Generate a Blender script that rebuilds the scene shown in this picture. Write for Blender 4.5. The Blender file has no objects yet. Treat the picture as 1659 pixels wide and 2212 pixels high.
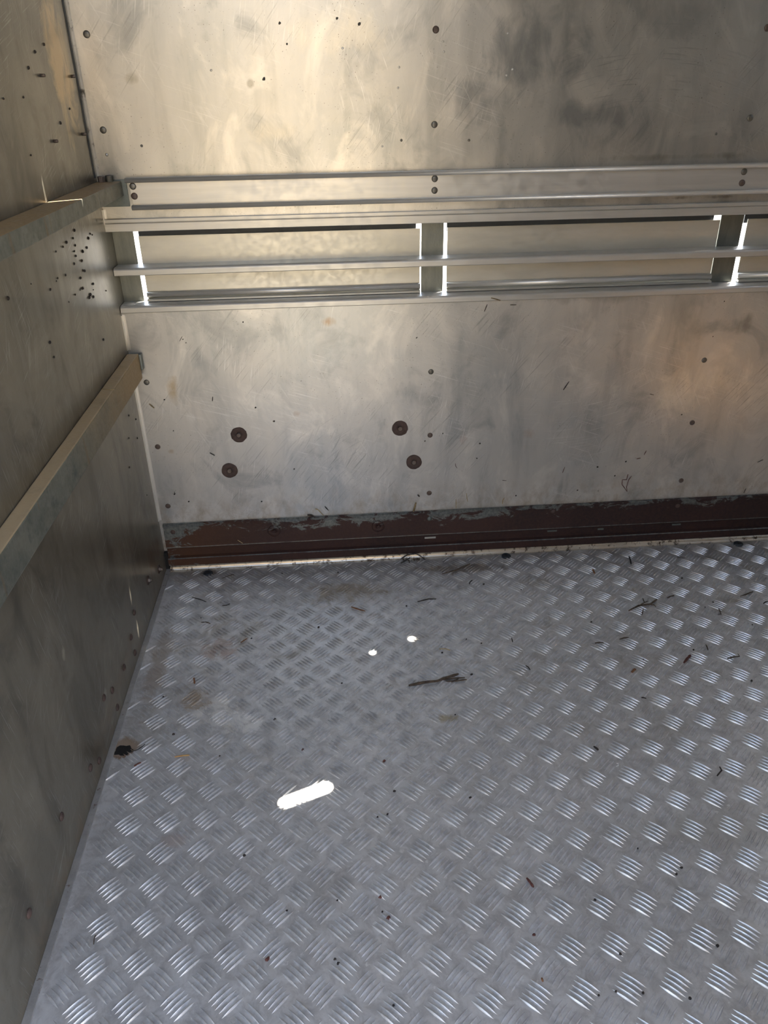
import bpy, bmesh, math, random
from mathutils import Matrix, Vector
from mathutils.geometry import tessellate_polygon

random.seed(7)
scene = bpy.context.scene
COL = scene.collection

# ---------------------------------------------------------------- camera
cam_data = bpy.data.cameras.new('camera')
cam_data.sensor_fit = 'HORIZONTAL'
cam_data.sensor_width = 36.0
cam_data.lens = 1652.97 / 1659.0 * 36.0
cam_data.clip_start = 0.01
cam = bpy.data.objects.new('camera', cam_data)
RX = Vector((0.9972, -0.0737, -0.0156)); DN = Vector((-0.0493, -0.4808, -0.8755)); FW = Vector((0.057, 0.8737, -0.483))
rot = Matrix((RX, -DN, -FW)).transposed().to_4x4()
cam.matrix_world = Matrix.Translation((0.4656, -1.75, 1.1035)) @ rot
COL.objects.link(cam)
scene.camera = cam

# ---------------------------------------------------------------- daylight and exposure
SUN_DIR = Vector((0.826, 0.565, 3.27)).normalized()          # towards the sun
world = bpy.data.worlds.new('sky'); scene.world = world; world.use_nodes = True
wn = world.node_tree; wn.nodes.clear()
wo = wn.nodes.new('ShaderNodeOutputWorld'); wb = wn.nodes.new('ShaderNodeBackground')
sk = wn.nodes.new('ShaderNodeTexSky'); sk.sky_type = 'NISHITA'; sk.sun_disc = False
sk.sun_elevation = math.radians(50); sk.sun_rotation = math.radians(55); sk.air_density = 1.0; sk.dust_density = 2.0
wb.inputs['Strength'].default_value = 0.80
hs = wn.nodes.new('ShaderNodeHueSaturation'); hs.inputs['Saturation'].default_value = 0.70
wn.links.new(sk.outputs[0], hs.inputs['Color']); wn.links.new(hs.outputs[0], wb.inputs['Color']); wn.links.new(wb.outputs[0], wo.inputs['Surface'])
sun_data = bpy.data.lights.new('sun', 'SUN'); sun_data.energy = 30.0; sun_data.angle = math.radians(0.22)
sun_data.color = (1.0, 0.92, 0.80)
sun = bpy.data.objects.new('sun', sun_data); sun.rotation_euler = SUN_DIR.to_track_quat('Z', 'Y').to_euler()
sun.location = (0, 0, 6); COL.objects.link(sun)
scene.view_settings.view_transform = 'Standard'
scene.view_settings.look = 'None'
scene.view_settings.gamma = 1.0
scene.view_settings.use_curve_mapping = False
scene.view_settings.exposure = 0.95

OPEN_X = 0.758; FILL_BAND_Z0, FILL_BAND_Z1 = 1.50, 1.58

# ---------------------------------------------------------------- material helpers
class N:
    def __init__(s, name):
        s.m = bpy.data.materials.new(name); s.m.use_nodes = True
        s.t = s.m.node_tree; s.t.nodes.clear()
        s.out = s.t.nodes.new('ShaderNodeOutputMaterial')
        s.b = s.t.nodes.new('ShaderNodeBsdfPrincipled')
        s.t.links.new(s.b.outputs[0], s.out.inputs['Surface'])
        s.pos = s.t.nodes.new('ShaderNodeNewGeometry').outputs['Position']
    def put(s, sock, v):
        if v is None: return
        if hasattr(v, 'is_output'): s.t.links.new(v, sock)
        elif isinstance(v, (tuple, list)):
            sock.default_value = tuple(v) + ((1.0,) if len(v) == 3 and len(sock.default_value) == 4 else ())
        else: sock.default_value = v
    def xyz(s, sc=(1, 1, 1), rot=(0, 0, 0), loc=(0, 0, 0)):
        n = s.t.nodes.new('ShaderNodeMapping'); s.put(n.inputs[0], s.pos)
        n.inputs['Scale'].default_value = sc; n.inputs['Rotation'].default_value = rot; n.inputs['Location'].default_value = loc
        if any(rot):                                   # rotate first, then stretch
            n.inputs['Scale'].default_value = (1, 1, 1)
            k = s.t.nodes.new('ShaderNodeVectorMath'); k.operation = 'MULTIPLY'
            s.put(k.inputs[0], n.outputs[0]); k.inputs[1].default_value = sc
            return k.outputs[0]
        return n.outputs[0]
    def noise(s, vec, scale=1, detail=4, rough=.55, dist=0):
        n = s.t.nodes.new('ShaderNodeTexNoise'); s.put(n.inputs['Vector'], vec)
        n.inputs['Scale'].default_value = scale; n.inputs['Detail'].default_value = detail
        n.inputs['Roughness'].default_value = rough; n.inputs['Distortion'].default_value = dist
        return n.outputs['Fac']
    def ramp(s, v, a, b, lo=0., hi=1., smooth=False):
        n = s.t.nodes.new('ShaderNodeMapRange'); s.put(n.inputs[0], v)
        if smooth: n.interpolation_type = 'SMOOTHSTEP'
        for i, x in enumerate((a, b, lo, hi)): n.inputs[i + 1].default_value = x
        return n.outputs[0]
    def math(s, op, a, b=None):
        n = s.t.nodes.new('ShaderNodeMath'); n.operation = op; s.put(n.inputs[0], a); s.put(n.inputs[1], b); return n.outputs[0]
    def mul(s, a, b): return s.math('MULTIPLY', a, b)
    def add(s, a, b): return s.math('ADD', a, b)
    def mix(s, f, a, b):
        n = s.t.nodes.new('ShaderNodeMix'); n.data_type = 'RGBA'
        s.put(n.inputs[0], f); s.put(n.inputs[6], a); s.put(n.inputs[7], b); return n.outputs[2]
    def comp(s, i):
        n = s.t.nodes.new('ShaderNodeSeparateXYZ'); s.put(n.inputs[0], s.pos); return n.outputs[i]
    def blob(s, c, r, soft=.5):                       # elliptical place mask in metres
        v = s.t.nodes.new('ShaderNodeVectorMath'); v.operation = 'SUBTRACT'; s.put(v.inputs[0], s.pos); v.inputs[1].default_value = c
        k = s.t.nodes.new('ShaderNodeVectorMath'); k.operation = 'DIVIDE'; s.put(k.inputs[0], v.outputs[0]); k.inputs[1].default_value = r
        l = s.t.nodes.new('ShaderNodeVectorMath'); l.operation = 'LENGTH'; s.put(l.inputs[0], k.outputs[0])
        return s.ramp(l.outputs['Value'], soft, 1.0, 1.0, 0.0, True)
    def scratch(s, plane, ang, stretch=(260, 4), lo=.70, hi=.74, seed=0.):
        # long thin lines on a plane: 'xz', 'yz' or 'xy'
        if plane == 'xz': r, sc = (0, ang, 0), (stretch[0], 1, stretch[1])
        elif plane == 'yz': r, sc = (ang, 0, 0), (1, stretch[0], stretch[1])
        else: r, sc = (0, 0, ang), (stretch[0], stretch[1], 1)
        v = s.xyz(sc, r, (seed, seed, seed))
        return s.ramp(s.noise(v, 1, 1.5, .5), lo, hi)
    def arc_scratch(s, c, seed):
        v = s.t.nodes.new('ShaderNodeVectorMath'); v.operation = 'SUBTRACT'; s.put(v.inputs[0], s.pos); v.inputs[1].default_value = c
        l = s.t.nodes.new('ShaderNodeVectorMath'); l.operation = 'LENGTH'; s.put(l.inputs[0], v.outputs[0])
        q = s.t.nodes.new('ShaderNodeSeparateXYZ'); s.put(q.inputs[0], v.outputs[0])
        a = s.math('ARCTAN2', q.outputs[2], q.outputs[0])
        k = s.t.nodes.new('ShaderNodeCombineXYZ'); s.put(k.inputs[0], s.mul(l.outputs['Value'], 260.)); s.put(k.inputs[1], s.mul(a, 5.)); k.inputs[2].default_value = seed
        return s.ramp(s.noise(k.outputs[0], 1, 2, .6), .60, .70)
    def bump(s, h, strength=.2, dist=.002, prev=None):
        n = s.t.nodes.new('ShaderNodeBump'); n.inputs['Strength'].default_value = strength; n.inputs['Distance'].default_value = dist
        s.put(n.inputs['Height'], h)
        if prev is not None: s.put(n.inputs['Normal'], prev)
        return n.outputs[0]
    def fin(s, color, rough, metal=1., normal=None, spec=None):
        s.put(s.b.inputs['Base Color'], color); s.put(s.b.inputs['Roughness'], rough); s.put(s.b.inputs['Metallic'], metal)
        if normal is not None: s.put(s.b.inputs['Normal'], normal)
        if spec is not None: s.put(s.b.inputs['Specular IOR Level'], spec)
        return s.m

def sheet_material(name, plane, c1, c2, r_lo, r_hi, stains_and_glow=(), grime=None, metal=.62, seed=0., scr=.35, arcs=(), streak=.3):
    n = N(name)
    n1 = n.noise(n.xyz(loc=(seed, seed, 0)), 3.2, 6, .6, .4)
    n2 = n.noise(n.xyz((18, 18, 2.6), loc=(seed, 3, 1)), 1, 4, .6)          # streaks running down
    n3 = n.noise(n.xyz(loc=(seed + 5, 1, 2)), 46, 3, .5)
    col = n.mix(n.ramp(n1, .35, .68), c1, c2)
    cloud = n.noise(n.xyz((1, 1, .7), loc=(seed, 6, 8)), 8, 5, .62, .8)
    col = n.mix(n.ramp(n2, .40, .66, 0, streak), col, tuple(x * 1.15 for x in c2)); col = n.mix(n.ramp(n2, .46, .30, 0, streak), col, tuple(x * .7 for x in c1))
    col = n.mix(n.ramp(cloud, .46, .32, 0, .7), col, tuple(x * .72 for x in c1)); col = n.mix(n.ramp(cloud, .54, .68, 0, .75), col, tuple(min(1, x * 1.18) for x in c2))
    rough = n.add(n.ramp(n1, .3, .7, r_lo, r_hi), n.ramp(n3, .2, .8, -.012, .03))
    rough = n.add(rough, n.ramp(n2, .3, .7, -.01, .04))
    edge = n.noise(n.xyz((1, 1, .6), loc=(seed, 9, 4)), 16, 6, .62, .5)
    for (c, r, tint, amt, th) in stains_and_glow:
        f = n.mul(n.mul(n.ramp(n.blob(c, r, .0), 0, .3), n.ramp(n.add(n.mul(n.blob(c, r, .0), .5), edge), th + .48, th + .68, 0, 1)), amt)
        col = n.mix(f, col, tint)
    gate2 = [n.ramp(n.noise(n.xyz(loc=(seed, 2 + q, 5)), 6, 3, .6), .48, .60) for q in range(2)]
    for k, a in enumerate((.5, -.7, 1.25, -.2)):
        sc = n.mul(n.scratch(plane, a, (300 + 80 * k, 9 + 2.3 * k), .62, .72, seed + 3.7 * k), gate2[k % 2])
        col = n.mix(n.mul(sc, scr if k % 2 else scr * .7), col, (.82, .81, .78) if k != 1 else (.2, .2, .19))
    for k, ((ax_, az_), (mx, mz, mrx, mrz), amt) in enumerate(arcs):
        f = n.mul(n.arc_scratch((ax_, 0, az_), seed + k), n.mul(n.blob((mx, 0, mz), (mrx, 1, mrz), .2), amt))
        col = n.mix(f, col, (.80, .79, .76) if k % 2 else (.24, .24, .24))
    specks = n.ramp(n.noise(n.xyz(loc=(2 + seed, 1, 7)), 300, 1, .4), .70, .74)
    gate = n.ramp(n.noise(n.xyz(loc=(4, seed, 1)), 5, 3, .5), .42, .62)
    sp = n.mul(n.mul(specks, gate), .8)
    col = n.mix(sp, col, (.10, .075, .05)); metalv = n.ramp(sp, 0, 1, metal, .1)
    if grime:
        z0, z1, tint = grime
        g = n.mul(n.ramp(n.comp(2), z0, z1, 1, 0, True), n.ramp(n.noise(n.xyz((1, 1, .6), loc=(7, seed, 2)), 34, 6, .7), .45, .68))
        col = n.mix(n.mul(g, .75), col, tint)
        metalv = n.mul(metalv, n.ramp(g, 0, 1, 1, .5))
    wav = n.noise(n.xyz((1, 1, .8), loc=(1, seed, 1)), 3.0, 2, .5)
    nb = n.bump(wav, .35, .004)
    nb = n.bump(n3, .10, .0004, nb)
    return n.fin(col, rough, metalv, nb)

def plain(name, c1, c2, rough, metal=1., scale=20., b=.15, stretch=(1, 1, 1), dirt=None, dirt_amt=.6, th=.58):
    n = N(name)
    a = n.noise(n.xyz(stretch), scale, 5, .65, .3); f = n.noise(n.xyz(), scale * 9, 3, .6)
    col = n.mix(n.ramp(a, .35, .65), c1, c2)
    mv = metal
    if dirt:
        d = n.mul(n.ramp(n.noise(n.xyz(loc=(3, 1, 8)), max(scale * 1.7, 34), 8, .72), th, th + .1), dirt_amt)
        col = n.mix(d, col, dirt); mv = n.ramp(d, 0, 1, metal, metal * .7)
    return n.fin(col, n.ramp(f, .3, .7, rough - .06, rough + .08), mv, n.bump(f, b, .0008))

# ---------------------------------------------------------------- positions of loose bits (metres)
FLOOR_STICKS = [
  ('twig', 'bundle of dark brown twigs on the tread plate below two small sun spots', 'bark', 0.0028, [[(0.5916, -0.5212),(0.6237, -0.5154),(0.6537, -0.5124),(0.6716, -0.5053),(0.7012, -0.4947)], [(0.667, -0.5092),(0.6892, -0.5069),(0.7133, -0.5061)], [(0.6703, -0.5139),(0.6928, -0.516),(0.7162, -0.5123)], [(0.6165, -0.5177),(0.6182, -0.512)], [(0.6826, -0.518),(0.6901, -0.5143),(0.6988, -0.5092)]]),
  ('twig', 'branching dark twig cluster on the right part of the tread plate', 'bark', 0.0022, [[(1.1418, -0.3077),(1.1722, -0.2907),(1.2039, -0.2863),(1.2258, -0.2701)], [(1.1796, -0.302),(1.1686, -0.3251)], [(1.1669, -0.2932),(1.1919, -0.2785),(1.2037, -0.2719)], [(1.1924, -0.2862),(1.2105, -0.2898),(1.2132, -0.2977)], [(1.1919, -0.2785),(1.1938, -0.2612)]]),
  ('twig', 'long straight dark twig pointing at the white strip under the rusty rail', 'bark', 0.0016, [[(0.7209, -0.1062),(0.7594, -0.0925),(0.8007, -0.0653)]]),
  ('twig', 'short wavy black twig a little right of centre, between rusty rail and sun spots', 'black', 0.0016, [[(0.6439, -0.2221),(0.6712, -0.2143),(0.6906, -0.2148)]]),
  ('twig', 'black twig leaning over the white strip beside the round rubber plug near mid rail', 'black', 0.0014, [[(0.7886, 0.0044),(0.7952, -0.0091),(0.8015, -0.0215)]]),
  ('twig', 'dark twig sticking out of the dirt clump at the foot of the rusty rail', 'black', 0.0014, [[(0.6195, -0.0441),(0.6356, -0.0308),(0.6523, -0.0138)]]),
  ('straw', 'pale grass stalk bent on the tread plate just above the twig bundle', 'straw', 0.0012, [[(0.6718, -0.4063),(0.6857, -0.4076),(0.6958, -0.4131)]]),
  ('straw', 'tiny curved dark stalk below the long straight twig', 'black', 0.0012, [[(0.7828, -0.1582),(0.7874, -0.149),(0.7933, -0.1424)]]),
  ('twig', 'tiny upright dark splinter right of the two small sun spots', 'black', 0.001, [[(0.8419, -0.3823),(0.8414, -0.389),(0.8407, -0.3973)]]),
  ('twig', 'small slanting black splinter right of the twig bundle', 'black', 0.0012, [[(0.8513, -0.4798),(0.8554, -0.4863),(0.8573, -0.4941)]]),
  ('twig', 'stubby black twig standing out near the rusty rail on the right', 'black', 0.0018, [[(1.2283, -0.0708),(1.225, -0.0889),(1.2203, -0.1088)]]),
  ('leaf', 'small orange-brown leaf scrap below the rusty rail, right of centre', 'leaf', 0.0026, [[(1.113, -0.1227),(1.1127, -0.1315),(1.1117, -0.1422)]]),
  ('twig', 'thin dark twig below the branching cluster, slanting up to the right', 'bark', 0.0014, [[(1.0837, -0.4101),(1.0957, -0.407),(1.1066, -0.4055)]]),
  ('twig', 'short level dark twig below and left of the branching cluster', 'bark', 0.0015, [[(1.0241, -0.4187),(1.034, -0.4184),(1.0437, -0.4193)]]),
  ('twig', 'thick reddish-brown stick slanting on the tread plate far right', 'red', 0.0025, [[(1.1939, -0.5031),(1.2066, -0.4911),(1.2179, -0.4805)]]),
  ('twig', 'thin twig with a side spur on the far right tread plate', 'bark', 0.0015, [[(1.2938, -0.4976),(1.3094, -0.4944),(1.3239, -0.4926)], [(1.3243, -0.4831),(1.3239, -0.4926)]]),
  ('twig', 'tiny dark splinter above the reddish-brown stick', 'bark', 0.0012, [[(1.2686, -0.447),(1.2669, -0.4569),(1.2649, -0.4659)]]),
  ('leaf', 'pale brown leaf scrap left of the reddish-brown stick', 'leaf', 0.003, [[(1.0708, -0.5228),(1.0769, -0.5173),(1.0829, -0.5119)]]),
  ('twig', 'small flat brown twig just right of the branching cluster', 'bark', 0.0018, [[(1.2539, -0.265),(1.2641, -0.2601),(1.274, -0.2571)]]),
  ('twig', 'small forked dark twig far right, level with the branching cluster', 'bark', 0.0012, [[(1.3581, -0.319),(1.3555, -0.3318),(1.3532, -0.3426)], [(1.3452, -0.3419),(1.3544, -0.3391)]]),
  ('straw', 'thin level brown stalk near the rusty rail on the right', 'bark', 0.001, [[(1.3522, -0.0886),(1.3634, -0.0887),(1.3747, -0.0908)]]),
  ('twig', 'dark twig cut by the right edge, above the others', 'black', 0.0016, [[(1.474, -0.3093),(1.4816, -0.3043),(1.489, -0.3012)]]),
  ('twig', 'curved dark stalk at the far right below the rubber plug', 'bark', 0.0013, [[(1.4332, -0.2744),(1.4522, -0.2684),(1.474, -0.2579)]]),
  ('straw', 'golden and black curved straw near the rusty drain hole', 'gold', 0.0016, [[(0.1301, -0.6773),(0.1438, -0.6759),(0.1575, -0.6751)]]),
  ('twig', 'short dark red stick beside the rusty drain hole', 'red', 0.0018, [[(0.0579, -0.6935),(0.0634, -0.6893),(0.0687, -0.6856)]]),
  ('hair', 'long black hair curling out of the rusty drain hole', 'black', 0.0009, [[(0.042, -0.6569),(0.0559, -0.6523),(0.0622, -0.6446),(0.0676, -0.6391)]]),
  ('twig', 'thin dark stalk near the left corner, slanting down to the right', 'black', 0.0011, [[(0.0863, -0.1489),(0.1073, -0.1608),(0.1247, -0.1723)]]),
  ('twig', 'small curved dark stalk right of the thin slanting one near the left corner', 'black', 0.0011, [[(0.1656, -0.1927),(0.1757, -0.1927),(0.184, -0.1858)]]),
  ('twig', 'crossed pair of tiny dark stalks near the left corner', 'bark', 0.0011, [[(0.1231, -0.255),(0.1344, -0.2561),(0.1455, -0.2621)]]),
  ('leaf', 'rusty red leaf scrap on the tread plate left of the small sun spots', 'leaf', 0.0025, [[(0.4811, -0.2277),(0.4986, -0.2408),(0.514, -0.2479)]]),
  ('leaf', 'small rusty leaf scrap with black tip, left part of the tread plate', 'leaf', 0.0018, [[(0.2239, -0.3413),(0.2307, -0.3352),(0.2374, -0.3273)]]),
  ('leaf', 'orange leaf scrap standing upright on the left part of the tread plate', 'leaf', 0.0018, [[(0.1383, -0.4724),(0.1362, -0.462),(0.1339, -0.4529)]]),
  ('twig', 'thin dark stalk close to the white strip near the left rubber plug', 'bark', 0.001, [[(0.1521, -0.0702),(0.1678, -0.061),(0.181, -0.0546)]]),
  ('twig', 'reddish-brown splinter on the lower right of centre of the tread plate', 'red', 0.002, [[(0.7324, -0.984),(0.736, -0.9926),(0.7392, -1.0006)]]),
  ('leaf', 'tiny black and orange scrap near the bottom edge right of centre', 'leaf', 0.0014, [[(0.717, -1.1384),(0.7168, -1.1416),(0.7173, -1.1442)]]),
  ('twig', 'short thick black splinter in the middle of the right half', 'black', 0.0018, [[(0.9246, -0.7214),(0.9275, -0.7264),(0.9304, -0.7313)]]),
  ('hair', 'white curled thread beside the short thick black splinter', 'white', 0.0009, [[(0.9536, -0.7653),(0.9576, -0.7662),(0.9551, -0.771),(0.9501, -0.7728)]]),
  ('twig', 'bent black stalk low on the far right of the tread plate', 'black', 0.0013, [[(1.139, -0.7903),(1.1383, -0.7993),(1.1243, -0.8106)]]),
  ('twig', 'tiny level black splinter in the right half, below the sticks', 'black', 0.0013, [[(1.0634, -0.5993),(1.0676, -0.601),(1.0721, -0.6028)]]),
  ('hair', 'fine curved dark hair at the lower left beside the wall strip', 'bark', 0.0007, [[(0.0691, -1.0217),(0.0687, -1.0281),(0.07, -1.036)]]),
]
FLOOR_SPECKS = [(0.4013, -0.2993), (0.2469, -0.3265), (0.4512, -0.4978), (0.6769, -0.4181), (0.7384, -0.3755), (0.77, -0.3932), (0.7296, -0.4955), (0.3142, -0.5924), (0.6761, -0.6123), (0.5377, -0.7922), (0.5739, -0.7954), (0.671, -0.8183), (0.5215, -0.8411), (0.5044, -0.8453), (0.1171, -0.616), (0.0781, -0.5054), (0.1364, -0.5196), (0.2147, -0.6802), (0.2799, -0.9021), (0.4314, -0.9951), (0.4998, -1.0201), (0.3531, -1.0059), (0.426, -1.0869), (0.4309, -1.0936), (0.5051, -1.1577), (0.9274, -0.9448), (0.9844, -0.9854), (1.05, -1.0321), (0.9839, -1.1138), (0.8386, -1.1142), (0.8515, -1.1694), (0.8147, -1.1649), (0.9129, -1.1823), (0.829, -1.0282), (0.7894, -1.1677), (0.9717, -0.9961), (1.0409, -0.3393), (1.3576, -0.2905), (1.1112, -0.483), (1.1367, -0.3896), (1.3259, -0.1824), (1.3299, -0.3083), (1.3126, -0.5692), (1.408, -0.3849), (1.2346, -0.4601), (0.908, -0.1938), (0.8396, -0.3022), (0.6152, -0.2348), (0.9998, -0.2087), (0.8195, -0.1605), (0.1197, -0.2365), (0.3057, -0.0613), (0.4518, -0.0712)]
FLOOR_CRUMBS = [(0.3717, -0.6787), (0.5246, -0.7209), (0.5087, -1.0308), (0.3283, -1.079), (0.498, -0.9955), (0.7215, -1.075)]
WALL_STICKS = [
  ('twig', 'straight dark stick clinging to the lower sheet left of the orange glow', 'black', 0.0012, [(1.0251, 0.4531), (1.0373, 0.4745)]),
  ('straw', 'thick dark and pale straw standing on the rusty rail beside a slotted rivet', 'dark_straw', 0.0024, [(0.6565, 0.1317), (0.6638, 0.1603)]),
  ('straw', 'thin yellow straw standing on the rusty rail right of the thick dark one', 'straw', 0.0009, [(0.7698, 0.1379), (0.769, 0.1641)]),
  ('straw', 'yellow straw pair stuck to the sheet above the middle of the rusty rail', 'straw', 0.0009, [(0.7998, 0.1555), (0.7952, 0.1807)]),
  ('straw', 'short pale straw on the sheet above the rusty rail, right of the straw pair', 'straw', 0.0012, [(0.8926, 0.1435), (0.8932, 0.1545), (0.8965, 0.1612)]),
  ('twig', 'short black stick leaning on the rusty rail left of the thick straw', 'black', 0.0012, [(0.4266, 0.1618), (0.4353, 0.1497)]),
  ('straw', 'root-tipped yellow straw hanging over the top of the rusty rail', 'straw', 0.001, [(0.4015, 0.1557), (0.4074, 0.154), (0.4141, 0.1454), (0.4219, 0.1353)]),
  ('leaf', 'curled dark leaf lying along the top of the rusty rail', 'black', 0.0022, [(0.3801, 0.1396), (0.3896, 0.1385), (0.3989, 0.1324)]),
  ('hair', 'dark red hair on the lower sheet below the right washers', 'red', 0.0007, [(0.7641, 0.2675), (0.7649, 0.2606), (0.7687, 0.2539)]),
  ('hair', 'fine red hair slanting on the sheet below the dark stick', 'red', 0.0006, [(1.0454, 0.2265), (1.05, 0.2422)]),
  ('hair', 'short level dark hair low on the sheet, middle of the wall', 'black', 0.0006, [(0.8882, 0.2132), (0.8995, 0.2116)]),
  ('leaf', 'small black seed on the sheet beside the slotted rivet', 'black', 0.0018, [(0.6679, 0.1832), (0.6728, 0.1775)]),
  ('straw', 'short brown and yellow straw on the sheet right of the left corner', 'dark_straw', 0.0016, [(0.0269, 0.4608), (0.037, 0.4497)]),
  ('twig', 'tiny upright dark splinter above the left pair of washers', 'black', 0.001, [(0.1752, 0.4611), (0.1773, 0.4717)]),
  ('twig', 'small black splinter on the sheet left of the washers', 'black', 0.0013, [(0.1526, 0.3274), (0.1634, 0.3197)]),
  ('hair', 'fine dark hair slanting high on the lower sheet at the left', 'black', 0.0006, [(0.1188, 0.6079), (0.1267, 0.6194)]),
  ('wire', 'loop of thin dark red wire on the sheet above the rusty rail at the right', 'red', 0.0009, [(1.221, 0.2133), (1.2191, 0.1973), (1.2077, 0.1979), (1.2085, 0.1847), (1.2258, 0.1621), (1.2221, 0.1764), (1.225, 0.197), (1.231, 0.2079)]),
  ('twig', 'tiny level dark splinter below the orange glow', 'bark', 0.0008, [(1.2451, 0.4331), (1.2552, 0.4306)]),
  ('hair', 'tiny red fibre left of the lowest right rivet', 'red', 0.0008, [(1.2376, 0.2567), (1.2478, 0.2584)]),
  ('hair', 'tiny slanting red fibre right beside the level one', 'red', 0.0008, [(1.2556, 0.2674), (1.26, 0.2788)]),
  ('twig', 'small black splinter at the right edge low on the sheet', 'black', 0.001, [(1.5662, 0.2307), (1.5796, 0.2374)]),
  ('straw', 'small dark stalk standing on the rusty rail near the right edge', 'black', 0.0009, [(1.5486, 0.1409), (1.5517, 0.1542)]),
  ('hair', 'faint upright red hair above the rusty rail right of the middle', 'red', 0.0006, [(1.0459, 0.2267), (1.05, 0.2431)]),
]
WALL_SPECKS = [(0.7302, 0.351), (0.6853, 0.3328), (0.8249, 0.3197), (0.819, 0.2787), (0.6634, 0.5958), (0.9276, 0.1657), (1.0904, 0.1727), (0.0631, 0.4691), (0.2667, 0.6466), (0.1326, 0.6037), (0.2748, 0.4398), (0.0726, 0.389), (0.0511, 0.2224), (0.0504, 0.2179), (0.0829, 0.1945), (0.3555, 0.2723), (0.2664, 0.1848), (0.3161, 0.4027), (0.1267, 0.6119), (1.21, 0.25), (1.1473, 0.1678), (1.137, 0.2383), (1.1862, 0.2102), (1.0913, 0.1731), (1.3899, 0.656), (1.3789, 0.5724), (1.3369, 0.3744)]
UPPER_SPECKS = [(0.3573, 1.1264), (0.3958, 1.2187), (0.5062, 1.225), (0.5487, 1.2155), (0.4073, 1.1844)]
DENTS = [(0.7126, 1.1845), (0.7148, 1.1673), (0.8408, 1.1969), (0.6235, 1.1063), (0.59, 1.0011), (0.5149, 1.1761), (0.2561, 1.1421), (0.8541, 1.1352), (0.8425, 1.1249), (0.6256, 1.1424)]
LEFT_SPECKS = [(-0.2193, 0.8848), (-0.2366, 0.8741), (-0.2779, 0.8737), (-0.2316, 0.8602), (-0.2441, 0.852), (-0.2407, 0.843), (-0.2113, 0.8291), (-0.259, 0.8322), (-0.3023, 0.8698), (-0.3441, 0.869), (-0.1412, 0.8581), (-0.1227, 0.864), (-0.1106, 0.8599), (-0.1634, 0.8448), (-0.1941, 0.8432), (-0.2163, 0.8118), (-0.206, 0.8091), (-0.3205, 0.8245), (-0.364, 0.8285), (-0.4909, 0.846), (-0.4115, 0.8202), (-0.1687, 0.7764), (-0.1739, 0.7661), (-0.1988, 0.7627), (-0.1829, 0.7545), (-0.2098, 0.7596), (-0.2391, 0.784), (-0.2551, 0.7843), (-0.2896, 0.7835), (-0.3331, 0.7805), (-0.0877, 0.7452), (-0.3741, 0.8257), (-0.2397, 0.8025), (-0.4676, 0.7464), (-0.1723, 0.666), (-0.5912, 0.8477), (-0.2382, 1.1674), (-0.2879, 1.1431), (-0.3416, 1.1021), (-0.1016, 1.0817), (-0.1752, 1.061), (-0.1821, 1.181), (-0.4292, 1.1009), (-0.365, 1.0209), (-0.0627, 0.5084), (-0.0946, 0.4691), (-0.0427, 0.4389), (-0.128, 0.428), (-0.061, 0.3991), (-0.1657, 0.3734), (-0.0682, 0.2529), (-0.4644, 0.72), (-0.4693, 0.7469)]

# ---------------------------------------------------------------- materials
M = {}
AL1, AL2 = (.42, .43, .42), (.60, .575, .525)
OX = (.27, .28, .28)
M['upper'] = sheet_material('upper_sheet_aluminium', 'xz', AL1, AL2, .31, .35, seed=0., metal=.90, stains_and_glow=[
    ((.90, 0, 1.16), (.26, 1, .13), OX, .75, .33), ((1.02, 0, 1.055), (.22, 1, .06), OX, .7, .30),
    ((.78, 0, 1.10), (.12, 1, .14), OX, .6, .34), ((1.15, 0, 1.22), (.2, 1, .10), (.33, .33, .32), .5, .30),
    ((.5, 0, 1.2), (.25, 1, .09), (.70, .64, .52), .35, .30), ((.36, 0, 1.03), (.16, 1, .05), (.66, .60, .48), .3, .38),  # two paler, warmer patches on the upper sheet
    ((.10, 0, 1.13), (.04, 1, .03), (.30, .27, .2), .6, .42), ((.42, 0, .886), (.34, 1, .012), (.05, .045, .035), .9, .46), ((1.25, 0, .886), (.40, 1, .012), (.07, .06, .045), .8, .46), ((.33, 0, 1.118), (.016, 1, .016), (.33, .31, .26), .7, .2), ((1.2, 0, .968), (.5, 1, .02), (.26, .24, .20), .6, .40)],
    arcs=[((1.15, .55), (1.12, 1.13, .30, .12), .5), ((.2, 1.0), (.58, 1.12, .14, .12), .5)])
M['lower'] = sheet_material('lower_sheet_aluminium', 'xz', AL1, AL2, .31, .37, seed=11., scr=.5, metal=.66, stains_and_glow=[
    ((.085, 0, .49), (.035, 1, .11), (.42, .31, .16), .7, .36), ((.06, 0, .335), (.03, 1, .025), (.36, .24, .12), .8, .36),
    ((.115, 0, .42), (.05, 1, .05), (.80, .79, .76), .6, .42), ((.37, 0, .42), (.03, 1, .03), (.3, .17, .09), .7, .42),
    ((.46, 0, .64), (.04, 1, .03), (.36, .24, .13), .7, .40), ((.95, 0, .34), (.06, 1, .04), (.42, .33, .25), .6, .38),
    ((.78, 0, .33), (.03, 1, .05), (.46, .34, .28), .6, .40), ((.36, 0, .2), (.2, 1, .08), (.62, .6, .54), .5, .34),
    ((1.45, 0, .60), (.06, 1, .07), (.26, .25, .22), .7, .40), ((.92, 0, .12), (.8, 1, .07), (.34, .30, .24), .5, .44), ((1.12, 0, .68), (.4, 1, .05), (.33, .32, .29), .7, .33),
    ((1.35, 0, .44), (.25, 1, .16), (.80, .76, .66), .5, .36)],  # broad paler, warmer patch at the right
    grime=(.13, .24, (.30, .23, .15)), arcs=[((.05, .55), (.48, .28, .22, .17), .6), ((1.0, .9), (1.15, .40, .30, .20), .4), ((.7, .0), (.42, .30, .22, .16), .45)])
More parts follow.
